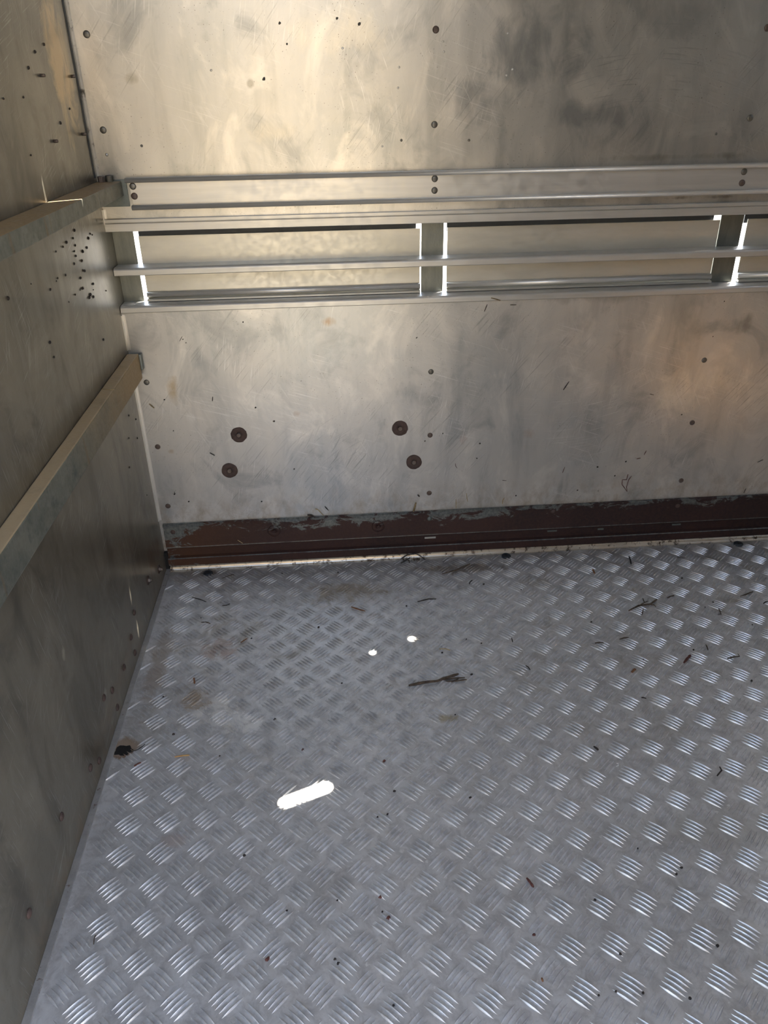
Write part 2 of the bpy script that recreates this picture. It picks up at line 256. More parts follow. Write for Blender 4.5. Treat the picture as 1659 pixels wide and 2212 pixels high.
M['left'] = sheet_material('left_sheet_aluminium', 'yz', (.150, .136, .108), (.235, .217, .175), .31, .35, seed=23., scr=.3, metal=.62, streak=.6, stains_and_glow=[
    ((0, -.10, 1.15), (1, .12, .26), (.62, .46, .25), .75, .26), ((0, -.10, .10), (1, .14, .12), (.16, .12, .08), .8, .30),  # first patch: warm reflected streak painted into the sheet colour
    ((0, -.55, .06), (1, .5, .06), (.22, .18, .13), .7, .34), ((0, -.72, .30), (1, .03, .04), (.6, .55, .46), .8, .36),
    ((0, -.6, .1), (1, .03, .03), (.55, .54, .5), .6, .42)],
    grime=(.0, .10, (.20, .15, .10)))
M['right'] = sheet_material('right_sheet_aluminium', 'yz', (.24, .235, .22), (.34, .33, .31), .3, .42, seed=37.)
M['front'] = sheet_material('door_sheet_aluminium', 'xz', (.15, .145, .135), (.22, .215, .20), .31, .42, seed=41.)
M['roof'] = plain('roof_soft_fill', (.55, .54, .50), (.64, .63, .58), .55, .0, 4)
_t = M['roof'].node_tree                                    # translucency added to the unseen roof as soft top fill
_p = [x for x in _t.nodes if x.type == 'BSDF_PRINCIPLED'][0]; _o = [x for x in _t.nodes if x.type == 'OUTPUT_MATERIAL'][0]
_tr = _t.nodes.new('ShaderNodeBsdfTranslucent'); _tr.inputs[0].default_value = (.92, .92, .90, 1); _mx = _t.nodes.new('ShaderNodeMixShader'); _mx.inputs[0].default_value = .012
_t.links.new(_p.outputs[0], _mx.inputs[1]); _t.links.new(_tr.outputs[0], _mx.inputs[2]); _t.links.new(_mx.outputs[0], _o.inputs['Surface'])
M['bead'] = plain('rounded_bead_aluminium', (.54, .53, .50), (.64, .63, .60), .36, .5, 12, .1, (.4, 1, 9), (.22, .18, .13), .6, .70)
M['extrusion'] = plain('extruded_aluminium', (.55, .545, .52), (.64, .63, .60), .36, .70, 6, .1, (.4, 1, 9), (.36, .32, .26), .3, .80)
M['slat'] = plain('slat_aluminium', (.50, .495, .465), (.60, .59, .555), .36, .62, 6, .1, (.4, 1, 9), (.36, .32, .26), .3, .80)
M['shutter'] = plain('shutter_aluminium', (.52, .505, .44), (.62, .60, .53), .38, .6, 9, .12, (.5, 1, 2), (.30, .24, .16), .5, .66)
M['post'] = plain('post_galvanised', (.16, .17, .155), (.22, .23, .205), .42, .8, 30, .2, (2, 1, .4), (.10, .09, .07), .5, .64)
M['plate'] = plain('end_plate_galvanised', (.14, .16, .15), (.20, .22, .205), .5, .7, 30, .2)
M['rubber'] = plain('black_rubber', (.012, .016, .022), (.02, .025, .032), .5, 0, 30, .2)
M['trim'] = plain('corner_trim', (.34, .33, .31), (.48, .47, .44), .4, .6, 14, .15, (1, 1, .5), (.04, .035, .03), .95, .54)
M['trim_low'] = plain('corner_trim_pale', (.62, .60, .57), (.72, .70, .66), .36, .85, 14, .15, (1, 1, .5), (.2, .17, .14), .5, .72)
M['edge_strip'] = plain('edge_strip', (.34, .34, .335), (.44, .44, .43), .42, .6, 40, .2, (1, 1, 1), (.12, .065, .035), .9, .60)
M['foot_strip'] = plain('foot_strip', (.50, .45, .38), (.62, .58, .50), .34, .85, 40, .2, (.4, 1, 1), (.06, .035, .02), .95, .52)
M['rivet'] = plain('brown_rivet', (.085, .06, .05), (.13, .10, .085), .5, .4, 90, .4)
M['rivet_grey'] = plain('grey_rivet', (.12, .115, .10), (.19, .18, .155), .4, .7, 90, .3)
M['rust'] = plain('rusty_steel', (.060, .040, .034), (.095, .062, .052), .72, .15, 90, .8)
M['steel'] = plain('dull_steel', (.12, .09, .075), (.18, .15, .13), .45, .6, 90, .4)
M['hole'] = plain('dark_hole', (.004, .004, .004), (.01, .008, .006), .8, 0, 60)
M['black'] = plain('black_debris', (.012, .009, .008), (.03, .022, .018), .7, 0, 200)
M['bark'] = plain('brown_bark', (.035, .024, .016), (.10, .07, .045), .75, 0, 160, .6)
M['red'] = plain('red_brown_debris', (.06, .018, .014), (.12, .04, .028), .65, 0, 160)
M['leaf'] = plain('dry_leaf', (.14, .06, .025), (.26, .12, .05), .7, 0, 160)
M['straw'] = plain('pale_straw', (.30, .22, .10), (.45, .35, .18), .6, 0, 160)
M['gold'] = plain('golden_straw', (.35, .18, .05), (.45, .28, .10), .5, 0, 160)
M['dark_straw'] = plain('stained_straw', (.10, .07, .03), (.30, .22, .11), .6, 0, 120)
M['white'] = plain('white_thread', (.6, .6, .6), (.75, .75, .73), .6, 0, 160)

def rust_rail():
    n = N('rusty_galvanised_rail')
    patch = n.noise(n.xyz((1, 1, 2.2)), 16, 9, .72, .7); big = n.noise(n.xyz(), 4, 3, .5); fine = n.noise(n.xyz(), 130, 4, .7)
    z = n.comp(2); x = n.comp(0)
    keep = n.add(n.ramp(z, .085, .128, -.17, .07), n.ramp(big, .35, .65, -.06, .07))
    keep = n.add(keep, n.ramp(x, .03, .12, .20, 0))
    galv = n.ramp(n.add(patch, keep), .54, .58)
    for zz in (.0668, .0335):                          # edge highlights painted as thin grey lines along the folds
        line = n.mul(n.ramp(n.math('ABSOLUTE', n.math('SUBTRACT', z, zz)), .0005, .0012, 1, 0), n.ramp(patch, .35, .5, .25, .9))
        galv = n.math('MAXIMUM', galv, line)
    rust = n.mix(n.ramp(big, .42, .6), (.018, .0085, .009), (.036, .015, .0135))
    rust = n.mix(n.ramp(fine, .4, .7, 0, .6), rust, (.055, .024, .016))
    rust = n.mix(n.ramp(x, .08, .28, .7, 0), rust, (.075, .030, .012))
    g = n.mix(n.ramp(fine, .35, .65), (.10, .115, .115), (.20, .215, .21))
    return n.fin(n.mix(galv, rust, g), n.ramp(galv, 0, 1, .62, .45), n.ramp(galv, 0, 1, .12, .75), n.bump(n.add(patch, fine), .35, .0015))
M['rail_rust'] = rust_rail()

def bar_material(name, ochre_top, ochre_face):
    n = N(name)
    patch = n.noise(n.xyz(), 18, 6, .65, .4); fine = n.noise(n.xyz(), 150, 3, .6); drip = n.noise(n.xyz((1, 40, 4)), 1, 4, .6)
    base = n.mix(n.ramp(patch, .35, .65), (.17, .185, .165), (.27, .28, .245))
    base = n.mix(n.ramp(n.noise(n.xyz(loc=(4, 4, 4)), 30, 4, .6), .55, .68, 0, .6), base, (.09, .11, .12))
    y = n.comp(1)
    face = n.mul(n.ramp(n.add(y, n.mul(patch, .35)), -.42, .06, 0, 1), ochre_face)
    base = n.mix(face, base, (.33, .225, .10))
    base = n.mix(n.ramp(drip, .60, .66, 0, .45), base, (.26, .17, .09))
    sepn = n.t.nodes.new('ShaderNodeSeparateXYZ'); g = n.t.nodes.new('ShaderNodeNewGeometry')
    n.t.links.new(g.outputs['Normal'], sepn.inputs[0])
    top = n.mul(n.ramp(sepn.outputs[2], .4, .8), n.ramp(patch, .25, .5, .6, 1))      # settled dust
    col = n.mix(n.mul(top, .9), base, ochre_top)
    return n.fin(col, n.ramp(fine, .3, .7, .42, .58), n.ramp(top, 0, 1, .75, .05), n.bump(fine, .2, .0006))
M['bar_top'] = bar_material('dusty_upper_bar', (.30, .20, .09), .15)
M['bar_low'] = bar_material('dusty_lower_bar', (.46, .345, .20), .85)

def floor_material():
    n = N('tread_plate_aluminium')
    a = n.noise(n.xyz(), 3.0, 5, .6, .5); b = n.noise(n.xyz(loc=(3, 1, 0)), 16, 7, .7, .6); f = n.noise(n.xyz(), 180, 3, .6)
    col = n.mix(n.ramp(a, .35, .65), (.52, .52, .52), (.63, .63, .63))
    col = n.mix(n.ramp(b, .50, .64, 0, .65), col, (.70, .71, .72))
    smear = n.noise(n.xyz(loc=(1, 5, 0)), 48, 6, .7, .6)
    col = n.mix(n.ramp(smear, .48, .66, 0, .45), col, (.74, .75, .76)); col = n.mix(n.ramp(smear, .52, .36, 0, .35), col, (.28, .28, .29))
    ed = n.noise(n.xyz(loc=(8, 2, 0)), 26, 8, .75, .8)
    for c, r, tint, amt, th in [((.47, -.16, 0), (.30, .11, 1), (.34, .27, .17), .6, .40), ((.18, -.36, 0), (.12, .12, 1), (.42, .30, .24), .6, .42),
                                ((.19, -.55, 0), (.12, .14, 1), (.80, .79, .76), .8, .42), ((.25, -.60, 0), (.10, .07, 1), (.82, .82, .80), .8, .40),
                                ((.15, -.52, 0), (.09, .08, 1), (.34, .25, .15), .7, .42), ((.05, -.40, 0), (.05, .36, 1), (.40, .34, .28), .6, .36),
                                ((.78, -.08, 0), (.35, .06, 1), (.22, .16, .10), .6, .42), ((.66, -.62, 0), (.06, .03, 1), (.36, .30, .18), .7, .38),
                                ((.026, -.645, 0), (.045, .045, 1), (.22, .11, .05), .9, .22), ((.026, -.64, 0), (.065, .06, 1), (.60, .52, .42), .5, .36),
                                ((2.05, -1.25, 0), (.26, .55, 1), (.90, .50, .14), .95, .05), ((.112, -.034, 0), (.05, .04, 1), (.10, .07, .045), .8, .34), ((1.12, -.92, 0), (.5, .10, 1), (.40, .39, .36), .4, .36),  # first patch: golden tint added out of view to warm the reflected glow
                                ((.16, -.86, 0), (.06, .04, 1), (.50, .43, .40), .6, .38)]:
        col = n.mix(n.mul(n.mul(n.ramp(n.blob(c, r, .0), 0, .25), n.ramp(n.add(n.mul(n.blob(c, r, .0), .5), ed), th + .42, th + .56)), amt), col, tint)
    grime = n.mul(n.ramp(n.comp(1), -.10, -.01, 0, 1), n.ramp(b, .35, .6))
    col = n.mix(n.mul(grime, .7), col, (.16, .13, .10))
    muck = n.mul(n.ramp(n.noise(n.xyz(loc=(2, 7, 1)), 9, 8, .72, 1.0), .55, .68), n.ramp(n.comp(1), -1.0, -.1, .15, .75))
    col = n.mix(muck, col, (.30, .265, .21))
    pale = n.ramp(n.noise(n.xyz(loc=(9, 3, 4)), 75, 3, .6), .66, .72, 0, .7)
    col = n.mix(pale, col, (.80, .80, .79))
    rough = n.add(n.ramp(a, .35, .65, .345, .41), n.ramp(f, .3, .7, -.04, .06))
    nb = n.bump(n.add(f, smear), .3, .0006, n.bump(n.noise(n.xyz(), 25, 3, .5), .2, .0015))
    return n.fin(col, rough, .60, nb)
M['floor'] = floor_material()

# ---------------------------------------------------------------- mesh helpers
def tag(o, label=None, cat=None, group=None, kind=None):
    if label: o['label'] = label
    if cat: o['category'] = cat
    if group: o['group'] = group
    if kind: o['kind'] = kind
    return o
def link(name, me, loc=(0, 0, 0), parent=None):
    o = bpy.data.objects.new(name, me); COL.objects.link(o); o.location = loc
    if parent is not None: o.parent = parent
    return o
def build(name, bm, mat, origin=(0, 0, 0), parent=None, smooth=False, weld=False):
    """bm holds world coordinates; the object's origin is put at 'origin'"""
    if weld: bmesh.ops.remove_doubles(bm, verts=bm.verts, dist=1e-6)
    bmesh.ops.recalc_face_normals(bm, faces=bm.faces)
    bmesh.ops.translate(bm, verts=bm.verts, vec=-Vector(origin))
    me = bpy.data.meshes.new(name); bm.to_mesh(me); bm.free()
    me.materials.append(M[mat])
    if smooth:
        for p in me.polygons: p.use_smooth = True
    loc = Vector(origin)
    if parent is not None: loc = loc - parent.location
    return link(name, me, loc, parent)
def empty(name, loc):
    return link(name, None, loc)
def box(bm, x0, x1, y0, y1, z0, z1, bev=0.0, seg=2):
    r = bmesh.ops.create_cube(bm, size=1)
    for v in r['verts']:
        v.co = Vector(((x0 + x1) / 2 + v.co.x * (x1 - x0), (y0 + y1) / 2 + v.co.y * (y1 - y0), (z0 + z1) / 2 + v.co.z * (z1 - z0)))
    if bev:
        es = list({e for v in r['verts'] for e in v.link_edges})
        bmesh.ops.bevel(bm, geom=es, offset=bev, segments=seg, profile=.6, affect='EDGES')
def prof_x(bm, prof, x0, x1, skew=0.):
    """closed (y,z) profile extruded along x; skew slants the left end with height"""
    zm = min(p[1] for p in prof)
    zs = [x0 + skew * (p[1] - zm) for p in prof]
    A = [bm.verts.new((zs[i], p[0], p[1])) for i, p in enumerate(prof)]; B = [bm.verts.new((x1, p[0], p[1])) for p in prof]
    n = len(prof)
    for i in range(n): bm.faces.new((A[i], A[(i + 1) % n], B[(i + 1) % n], B[i]))
    bm.faces.new(A); bm.faces.new(B[::-1])
def arc(cy, cz, r, a0, a1, n=6):
    return [(cy + r * math.cos(math.radians(a0 + (a1 - a0) * i / n)), cz + r * math.sin(math.radians(a0 + (a1 - a0) * i / n))) for i in range(n + 1)]
def sheet(bm, outer, holes, to3, thick):
    """flat plate with real holes: 2D loops, to3(u, v, w) gives the 3D point"""
    loops = [outer] + holes
    flat = [p for l in loops for p in l]
    tris = tessellate_polygon([[Vector((p[0], p[1], 0)) for p in l] for l in loops])
    f = [bm.verts.new(to3(p[0], p[1], 0)) for p in flat]; b = [bm.verts.new(to3(p[0], p[1], thick)) for p in flat]
    for t in tris:
        try: bm.faces.new([f[i] for i in t]); bm.faces.new([b[i] for i in reversed(t)])
        except ValueError: pass
    k = 0
    for l in loops:
        m = len(l)
        for i in range(m):
            a, c = k + i, k + (i + 1) % m
            bm.faces.new((f[a], f[c], b[c], b[a]))
        k += m
def ring(cx, cy, r, n=14): return [(cx + r * math.cos(2 * math.pi * i / n), cy + r * math.sin(2 * math.pi * i / n)) for i in range(n)]
def slot(a, b, r, n=8):
    a, b = Vector(a), Vector(b); d = (b - a).normalized(); t = math.atan2(d.y, d.x); out = []
    for c, s in ((b, -1), (a, 1)):
        for i in range(n + 1):
            g = t + s * math.pi / 2 + math.pi * i / n
            out.append((c.x + r * math.cos(g), c.y + r * math.sin(g)))
    return out
def lathe(bm, rings, seg, place):
    """rings of (radius, height); place(r cos, r sin, h) -> 3D"""
    L = []
    for r, h in rings:
        if r < 1e-7: L.append([bm.verts.new(place(0, 0, h))])
        else: L.append([bm.verts.new(place(r * math.cos(2 * math.pi * i / seg), r * math.sin(2 * math.pi * i / seg), h)) for i in range(seg)])
    for p, q in zip(L, L[1:]):
        for i in range(seg):
            j = (i + 1) % seg
            if len(p) == 1 and len(q) == 1: continue
            if len(p) == 1: bm.faces.new((p[0], q[i], q[j]))
            elif len(q) == 1: bm.faces.new((p[i], p[j], q[0]))
            else: bm.faces.new((p[i], p[j], q[j], q[i]))
    for c in (L[0], L[-1]):
        if len(c) > 1: bm.faces.new(c)
def tube(bm, pts, rad, seg=6, flat=1.0, wob=.18, axis=Vector((0, 0, 1))):
    pts = [Vector(p) for p in pts]
    fine = []
    for a, b in zip(pts, pts[1:]):
        for k in range(3): fine.append(a.lerp(b, k / 3))
    fine.append(pts[-1]); prev = None; n = len(fine)
    for i, p in enumerate(fine):
        d = (fine[min(i + 1, n - 1)] - fine[max(i - 1, 0)]).normalized()
        s = d.cross(axis); s = s.normalized() if s.length > 1e-4 else Vector((1, 0, 0)); u = s.cross(d).normalized()
        r = rad * (1 + random.uniform(-wob, wob)) * (.72 if i in (0, n - 1) else 1)
        cur = [bm.verts.new(p + s * r * math.cos(2 * math.pi * k / seg) + u * r * flat * math.sin(2 * math.pi * k / seg)) for k in range(seg)]
        if prev:
            for k in range(seg): bm.faces.new((prev[k], prev[(k + 1) % seg], cur[(k + 1) % seg], cur[k]))
        else: bm.faces.new(cur[::-1])
        prev = cur
    bm.faces.new(prev)
on_back = lambda x, z, y=0.0: (lambda a, b, h: Vector((x + a, y - h, z + b)))
on_left = lambda y, z, x=0.0: (lambda a, b, h: Vector((x + h, y + a, z + b)))
on_flat = lambda x, y, z=0.0: (lambda a, b, h: Vector((x + a, y + b, z + h)))
DOME = lambda r, h: [(r, 0), (r, h * .25), (r * .88, h * .6), (r * .6, h * .88), (r * .28, h), (0, h * 1.02)]

# ================================================================ THE SETTING
XR, YF, ZT = 2.9, -1.62, 1.95          # right wall, rear opening, roof

# floor: tread plate with real raised bars in groups of five, alternating direction
def floor_mesh():
    V, F = [], []
    x0, x1, y0, y1 = 0.0, XR, YF, 0.0
    V += [(x0, y0, 0), (x1, y0, 0), (x1, y1, 0), (x0, y1, 0), (x0, y0, -.004), (x1, y0, -.004), (x1, y1, -.004), (x0, y1, -.004)]
    F += [(0, 1, 2, 3), (7, 6, 5, 4), (0, 4, 5, 1), (1, 5, 6, 2), (2, 6, 7, 3), (3, 7, 4, 0)]
    px, py = .0661, .0615; ax, ay = .9675, -1.0388
    hl, hw, hh = .0182, .0020, .0034
    def bar(cx, cy, ca, sa, fine):
        ns = 7 if fine else 5; np_ = 5 if fine else 3
        k0 = len(V); l = hl * random.uniform(.95, 1.04)
        for i in range(ns):
            t = -1 + 2 * i / (ns - 1); w = hw * max(0.06, (1 - abs(t) ** 2.2)); h = hh * max(0.0, 1 - abs(t) ** 2.2)
            for j in range(np_):
                s = -1 + 2 * j / (np_ - 1); z = h * (1 - abs(s) ** 2.0) + .00005
                u, v = t * l, s * w
                V.append((cx + u * ca - v * sa, cy + u * sa + v * ca, z if 0 < j < np_ - 1 else .00002))
        for i in range(ns - 1):
            for j in range(np_ - 1):
                a = k0 + i * np_ + j; F.append((a, a + np_, a + np_ + 1, a + 1))
    for i in range(-16, 31):
        for j in range(-8, 19):
            for fam in (0, 1):
                gx, gy = ax + (i + .5 * fam) * px, ay + (j + .5 * fam) * py
                if not (.0 < gx < XR - .02 and YF + .02 < gy < -.012): continue
                fine = gx < 1.9 and gy > -1.45
                ang = math.radians(-44 if fam == 0 else 44) + random.uniform(-.03, .03); ca, sa = math.cos(ang), math.sin(ang)
                for k in range(-2, 3):
                    o = k * .0078
                    cx, cy = gx - o * sa, gy + o * ca
                    if not (.020 < cx < XR - .02 and YF + .02 < cy < -.026): continue
                    if (cx - .0262) ** 2 + (cy + .6485) ** 2 < .022 ** 2: continue
                    bar(cx, cy, ca, sa, fine)
    me = bpy.data.meshes.new('floor'); me.from_pydata(V, [], F); me.update()
    sm = [False] * 6 + [True] * (len(F) - 6); me.polygons.foreach_set('use_smooth', sm)
    me.materials.append(M['floor']); return me
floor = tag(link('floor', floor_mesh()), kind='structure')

# back wall: lower sheet, then the slatted vent, then the upper sheet
def back_sheet(name, z0, z1, mat, parent=None):
    bm = bmesh.new()
    sheet(bm, [(0, z0), (XR, z0), (XR, z1), (0, z1)], [], lambda u, v, w: Vector((u, w, v)), .0025)
    return build(name, bm, mat, (0, 0, z0) if parent is None else (0, 0, z0), parent)
wall_back = tag(back_sheet('wall_back', .862, ZT, 'upper'), kind='structure')
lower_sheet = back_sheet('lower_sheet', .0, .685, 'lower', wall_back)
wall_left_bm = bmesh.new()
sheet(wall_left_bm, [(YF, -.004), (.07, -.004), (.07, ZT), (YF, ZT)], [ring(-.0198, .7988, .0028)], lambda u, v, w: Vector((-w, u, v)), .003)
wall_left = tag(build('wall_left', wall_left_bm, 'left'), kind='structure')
bm = bmesh.new()                                                           # right wall with an open band added to light the tread bars
sheet(bm, [(YF, -.004), (.07, -.004), (.07, ZT), (YF, ZT)], [[(YF + .2, FILL_BAND_Z0), (-.15, FILL_BAND_Z0), (-.15, FILL_BAND_Z1), (YF + .2, FILL_BAND_Z1)]], lambda u, v, w: Vector((XR + w, u, v)), .003)
tag(build('wall_right', bm, 'right'), kind='structure')
bm = bmesh.new()                                                           # closed rear leaf beside the open one
sheet(bm, [(OPEN_X, 0), (XR, 0), (XR, ZT), (OPEN_X, ZT)], [], lambda u, v, w: Vector((u, YF - w, v)), .003)
tag(build('wall_front', bm, 'front'), kind='structure')
# roof with the small real holes and slots the sun shines through
K = lambda z: (ZT - z) / 3.27
def up(x, y, z): return (x + .826 * K(z), y + .565 * K(z))
holes = [ring(*up(.6154, -.3611, 0), .0085), ring(*up(.5225, -.4021, 0), .0065),
         ring(*up(0, -.3371, .1448), .0034), ring(*up(0, -.3359, .0517), .0038),
         slot(up(.344, -.799, 0), up(.4145, -.772, 0), .0125),
         slot(up(0, -.337, .974), up(.050, -.306, .947), .0028, 4),
         slot((2.30, -1.34), (2.54, -1.34), .022), slot((2.60, -1.24), (2.53, -.85), .058)]  # these two slots are added to feed the glow reflected in the wall
bm = bmesh.new()
sheet(bm, [(-.003, YF), (XR + .003, YF), (XR + .003, .07), (-.003, .07)], holes, lambda u, v, w: Vector((u, v, ZT + w)), .0015)
tag(build('ceiling', bm, 'roof'), kind='structure')

# corner trims between left and back wall, one length per bay
def trim(name, z0, z1, mat, w=.0075):
    bm = bmesh.new()
    prof = [(0, 0), (w, 0), (w, -.0016), (.0018, -.0018), (.0016, -w * 1.3), (0, -w * 1.3)]
    A = [bm.verts.new((p[0], p[1], z0)) for p in prof]; B = [bm.verts.new((p[0], p[1], z1)) for p in prof]
    for i in range(6): bm.faces.new((A[i], A[(i + 1) % 6], B[(i + 1) % 6], B[i]))
    bm.faces.new(A); bm.faces.new(B[::-1])
    return tag(build(name, bm, mat, (0, 0, z0)), kind='structure')
trim('trim_1', .957, ZT, 'trim', .007)
bm = bmesh.new(); box(bm, .0, .0012, -.0190, -.0092, .955, ZT); tag(build('trim_7', bm, 'rubber', (0, -.012, .955)), kind='structure')
trim('trim_2', .863, .893, 'trim_low', .006)
trim('trim_3', .592, .672, 'trim_low', .007)
trim('trim_4', .145, .530, 'trim_low', .007)
bm = bmesh.new(); box(bm, 0, .012, YF, -.012, 0, .0032, .0008)
tag(build('trim_5', bm, 'edge_strip'), kind='structure')
bm = bmesh.new(); box(bm, .0, .008, -.012, .0, .0, .052)
tag(build('trim_6', bm, 'hole'), kind='structure')

# rivets of the sheets
def copy_part(src, parent, loc):
    c = src.copy(); COL.objects.link(c); c.parent = parent; c.location = Vector(loc) - parent.location; return c
def rivet_mesh(r, h, mat, place):
    bm = bmesh.new(); lathe(bm, DOME(r, h), 18, place(0, 0)); return build('rivet', bm, mat, smooth=True)
rb = rivet_mesh(.0066, .0022, 'rivet', on_back); rg = rivet_mesh(.0066, .0022, 'rivet_grey', on_back)
def rivet_b(x, z, src=rb, parent=wall_back, y=0.):
    c = src.copy(); COL.objects.link(c); c.parent = parent; c.location = Vector((x, y, z)) - parent.matrix_world.translation if False else Vector((x, y, z)) - world_of(parent); return c
def world_of(o):
    v = Vector((0, 0, 0))
    while o is not None: v += Vector(o.location); o = o.parent
    return v
for x, zs in ((.0294, ((1.2048, 1), (1.0416, 1))), (.698, ((1.2047, 0), (1.0394, 1))), (1.3672, ((1.2003, 0), (1.0393, 1)))):
    for z, g in zs: rivet_b(x, z, rg if g else rb)
for x, zs in ((.0290, ((.5133, 1), (.349, 0), (.1844, 0))), (.6983, ((.5121, 1), (.3481, 0), (.1856, 0))), (1.3685, ((.5144, 1), (.3509, 0), (.1867, 0)))):
    for z, g in zs: rivet_b(x, z, rg if g else rb, lower_sheet)
bm = bmesh.new(); lathe(bm, DOME(.0027, .0014), 12, on_back(0, 0)); rs = build('small_rivet', bm, 'rivet_grey', smooth=True)
bm = bmesh.new(); lathe(bm, DOME(.0032, .003), 12, on_back(0, 0)); rz = build('screw_head', bm, 'slat', smooth=True)
for x, z in ((.6296, 1.0115), (.7708, 1.0088), (1.2993, 1.0109), (.1005, 1.0117)): rivet_b(x, z, rs)
rivet_b(.0285, .9969, rz)
for o in (rs, rz): bpy.data.objects.remove(o)
# big washers with bolts through the lower sheet
def washer_bolt(x, z, parent, y=0., name='washer', r=.0198, mats=('rust', 'steel')):
    bm = bmesh.new()
    rr = [r * random.uniform(.97, 1.03) for _ in range(28)]
    lathe(bm, [(r, 0), (r, .0016), (r * .95, .0022), (r * .42, .0022), (r * .36, .0012), (.001, .0012)], 28, on_back(x, z, y))
    for v in bm.verts:
        a = int((math.atan2(v.co.z - z, v.co.x - x) / (2 * math.pi) + .5) * 28) % 28
        if (Vector((v.co.x - x, v.co.z - z)).length > r * .9): v.co.x = x + (v.co.x - x) * rr[a] / r; v.co.z = z + (v.co.z - z) * rr[a] / r
    w = build(name, bm, mats[0], (x, y, z), None, True); w.parent = parent; w.location = Vector((x, y, z)) - world_of(parent)
    bm = bmesh.new(); lathe(bm, [(r * .33, .001), (r * .33, .0045), (r * .25, .006), (0, .0058)], 7, on_back(x, z, y))
    h = build('bolt_head', bm, mats[1], (x, y, z)); h.parent = w; h.location = (0, 0, 0)
for x, z in ((.228, .3715), (.195, .2767), (.6231, .3703), (.6579, .2764)): washer_bolt(x, z, lower_sheet)

# left wall rivets, bolts and studs
bm = bmesh.new(); lathe(bm, DOME(.0072, .0035), 16, on_left(0, 0)); rl = build('rivet', bm, 'rust', smooth=True)
for y, z in ((-.3374, .1007), (-.3924, .0746), (-.389, .029), (-.4724, .0584), (-.5621, .0762), (-.6097, .1005), (-.5577, .0273), (-.7416, .0566), (-.8829, .1009), (-1.0428, .0953), (-.70, .030)):
    c = rl.copy(); COL.objects.link(c); c.parent = wall_left; c.location = (0, y, z)
bpy.data.objects.remove(rl)
for y, z in ((-.085, .050), (-.192, .088)):
    bm = bmesh.new(); lathe(bm, [(.0115, 0), (.0115, .0015), (.0065, .0016)], 18, on_left(y, z)); w = build('washer', bm, 'rust', (0, y, z), wall_left)
    bm = bmesh.new(); lathe(bm, [(.0065, .0015), (.0065, .007), (.0035, .0072), (.0035, .010), (0, .0105)], 6, on_left(y, z)); h = build('bolt_head', bm, 'steel', (0, y, z)); h.parent = w; h.location = (0, 0, 0)
bm = bmesh.new(); lathe(bm, [(.0028, 0), (.0028, .006), (.0022, .0075), (0, .008)], 10, on_left(0, 0)); st = build('stud', bm, 'steel', smooth=True)
for y, z in ((-.2316, 1.1336), (-.0494, 1.1349), (-.2333, 1.0341), (-.0467, 1.0367)):
    c = st.copy(); COL.objects.link(c); c.parent = wall_left; c.location = (0, y, z)
bpy.data.objects.remove(st)

# ================================================================ FITTINGS ON THE BACK WALL
RX1 = XR - .01
# rub rail with two rounded beads
rail = empty('rub_rail', (.06, -.002, .89))
tag(rail, 'aluminium rub rail with two rounded beads across the wall above the vent', 'rail')
bm = bmesh.new(); prof_x(bm, [(-.001, .893), (-.0105, .893), (-.0105, .953), (-.001, .953)], .0685, RX1, -.07)
build('rail_web', bm, 'extrusion', (.06, -.002, .89), rail)
for zc, xs in ((.9490, .0595), (.8965, .0650)):
    bm = bmesh.new(); prof_x(bm, [(-.001, zc - .0050), (-.014, zc - .0046)] + [(-.0165 - .0052 * math.sin(math.radians(a)), zc - .0046 * math.cos(math.radians(a))) for a in range(15, 181, 15)] + [(-.001, zc + .0046)], xs, RX1)
    build('rail_bead', bm, 'bead', (.06, -.002, .89), rail, True)
for x, zz in ((.0722, (.9375, .9185)), (.6989, (.9377, .9149)), (1.3713, (.9365, .9142))):
    for k, z in enumerate(zz):
        bm = bmesh.new(); lathe(bm, DOME(.0068, .0026), 18, on_back(x, z, -.0105))
        o = build('rivet', bm, 'rivet' if (k and x != .6989) else 'rivet_grey', (x, -.0105, z), None, True); o.parent = rail; o.location = Vector((x, -.0105, z)) - rail.location
# dark end plate behind the bar end
bm = bmesh.new(); box(bm, .0035, .0585, -.0045, -.0005, .898, .950, .0006)
tag(build('end_plate', bm, 'plate', (.03, -.002, .898)), 'dark green-grey steel plate in the corner behind the end of the upper bar', 'plate')
# the vent frame: one thing made of header strip, posts, seals and two slats
vent = empty('wall_vent', (0, 0, .66)); tag(vent, 'long aluminium vent frame with two slats and dark gap in the back wall', 'vent')
bm = bmesh.new()
prof_x(bm, [(.0455, .8483), (-.0055, .8483), (-.0065, .8492), (-.0065, .8642), (-.0058, .8650), (-.0030, .8652), (-.0030, .8660), (-.0058, .8664), (-.0062, .8672), (-.0062, .8730), (-.0054, .8738), (-.0005, .8740), (-.0005, .8615), (.0455, .8615)], .0, RX1)
build('header_strip', bm, 'slat', (0, 0, .8483), vent)
for x0, x1 in ((.0, .0455), (.6773, .7280), (1.365, 1.4185), (2.04, 2.09)):
    bm = bmesh.new(); box(bm, x0, x1, .040, .0435, .66, .87, .0006); box(bm, x0 + .012, x1 - .018, .0435, .052, .66, .87)
    tag(build('post', bm, 'post', ((x0 + x1) / 2, .043, .66), vent), 'dark grey post')
for x0, x1 in ((.0545, .6665), (.7355, 1.3512), (1.4235, 2.03)):
    bm = bmesh.new(); box(bm, x0, x1, .0465, .0525, .822, .8605, .001)
    tag(build('seal', bm, 'rubber', ((x0 + x1) / 2, .0465, .822), vent), 'black rubber seal')
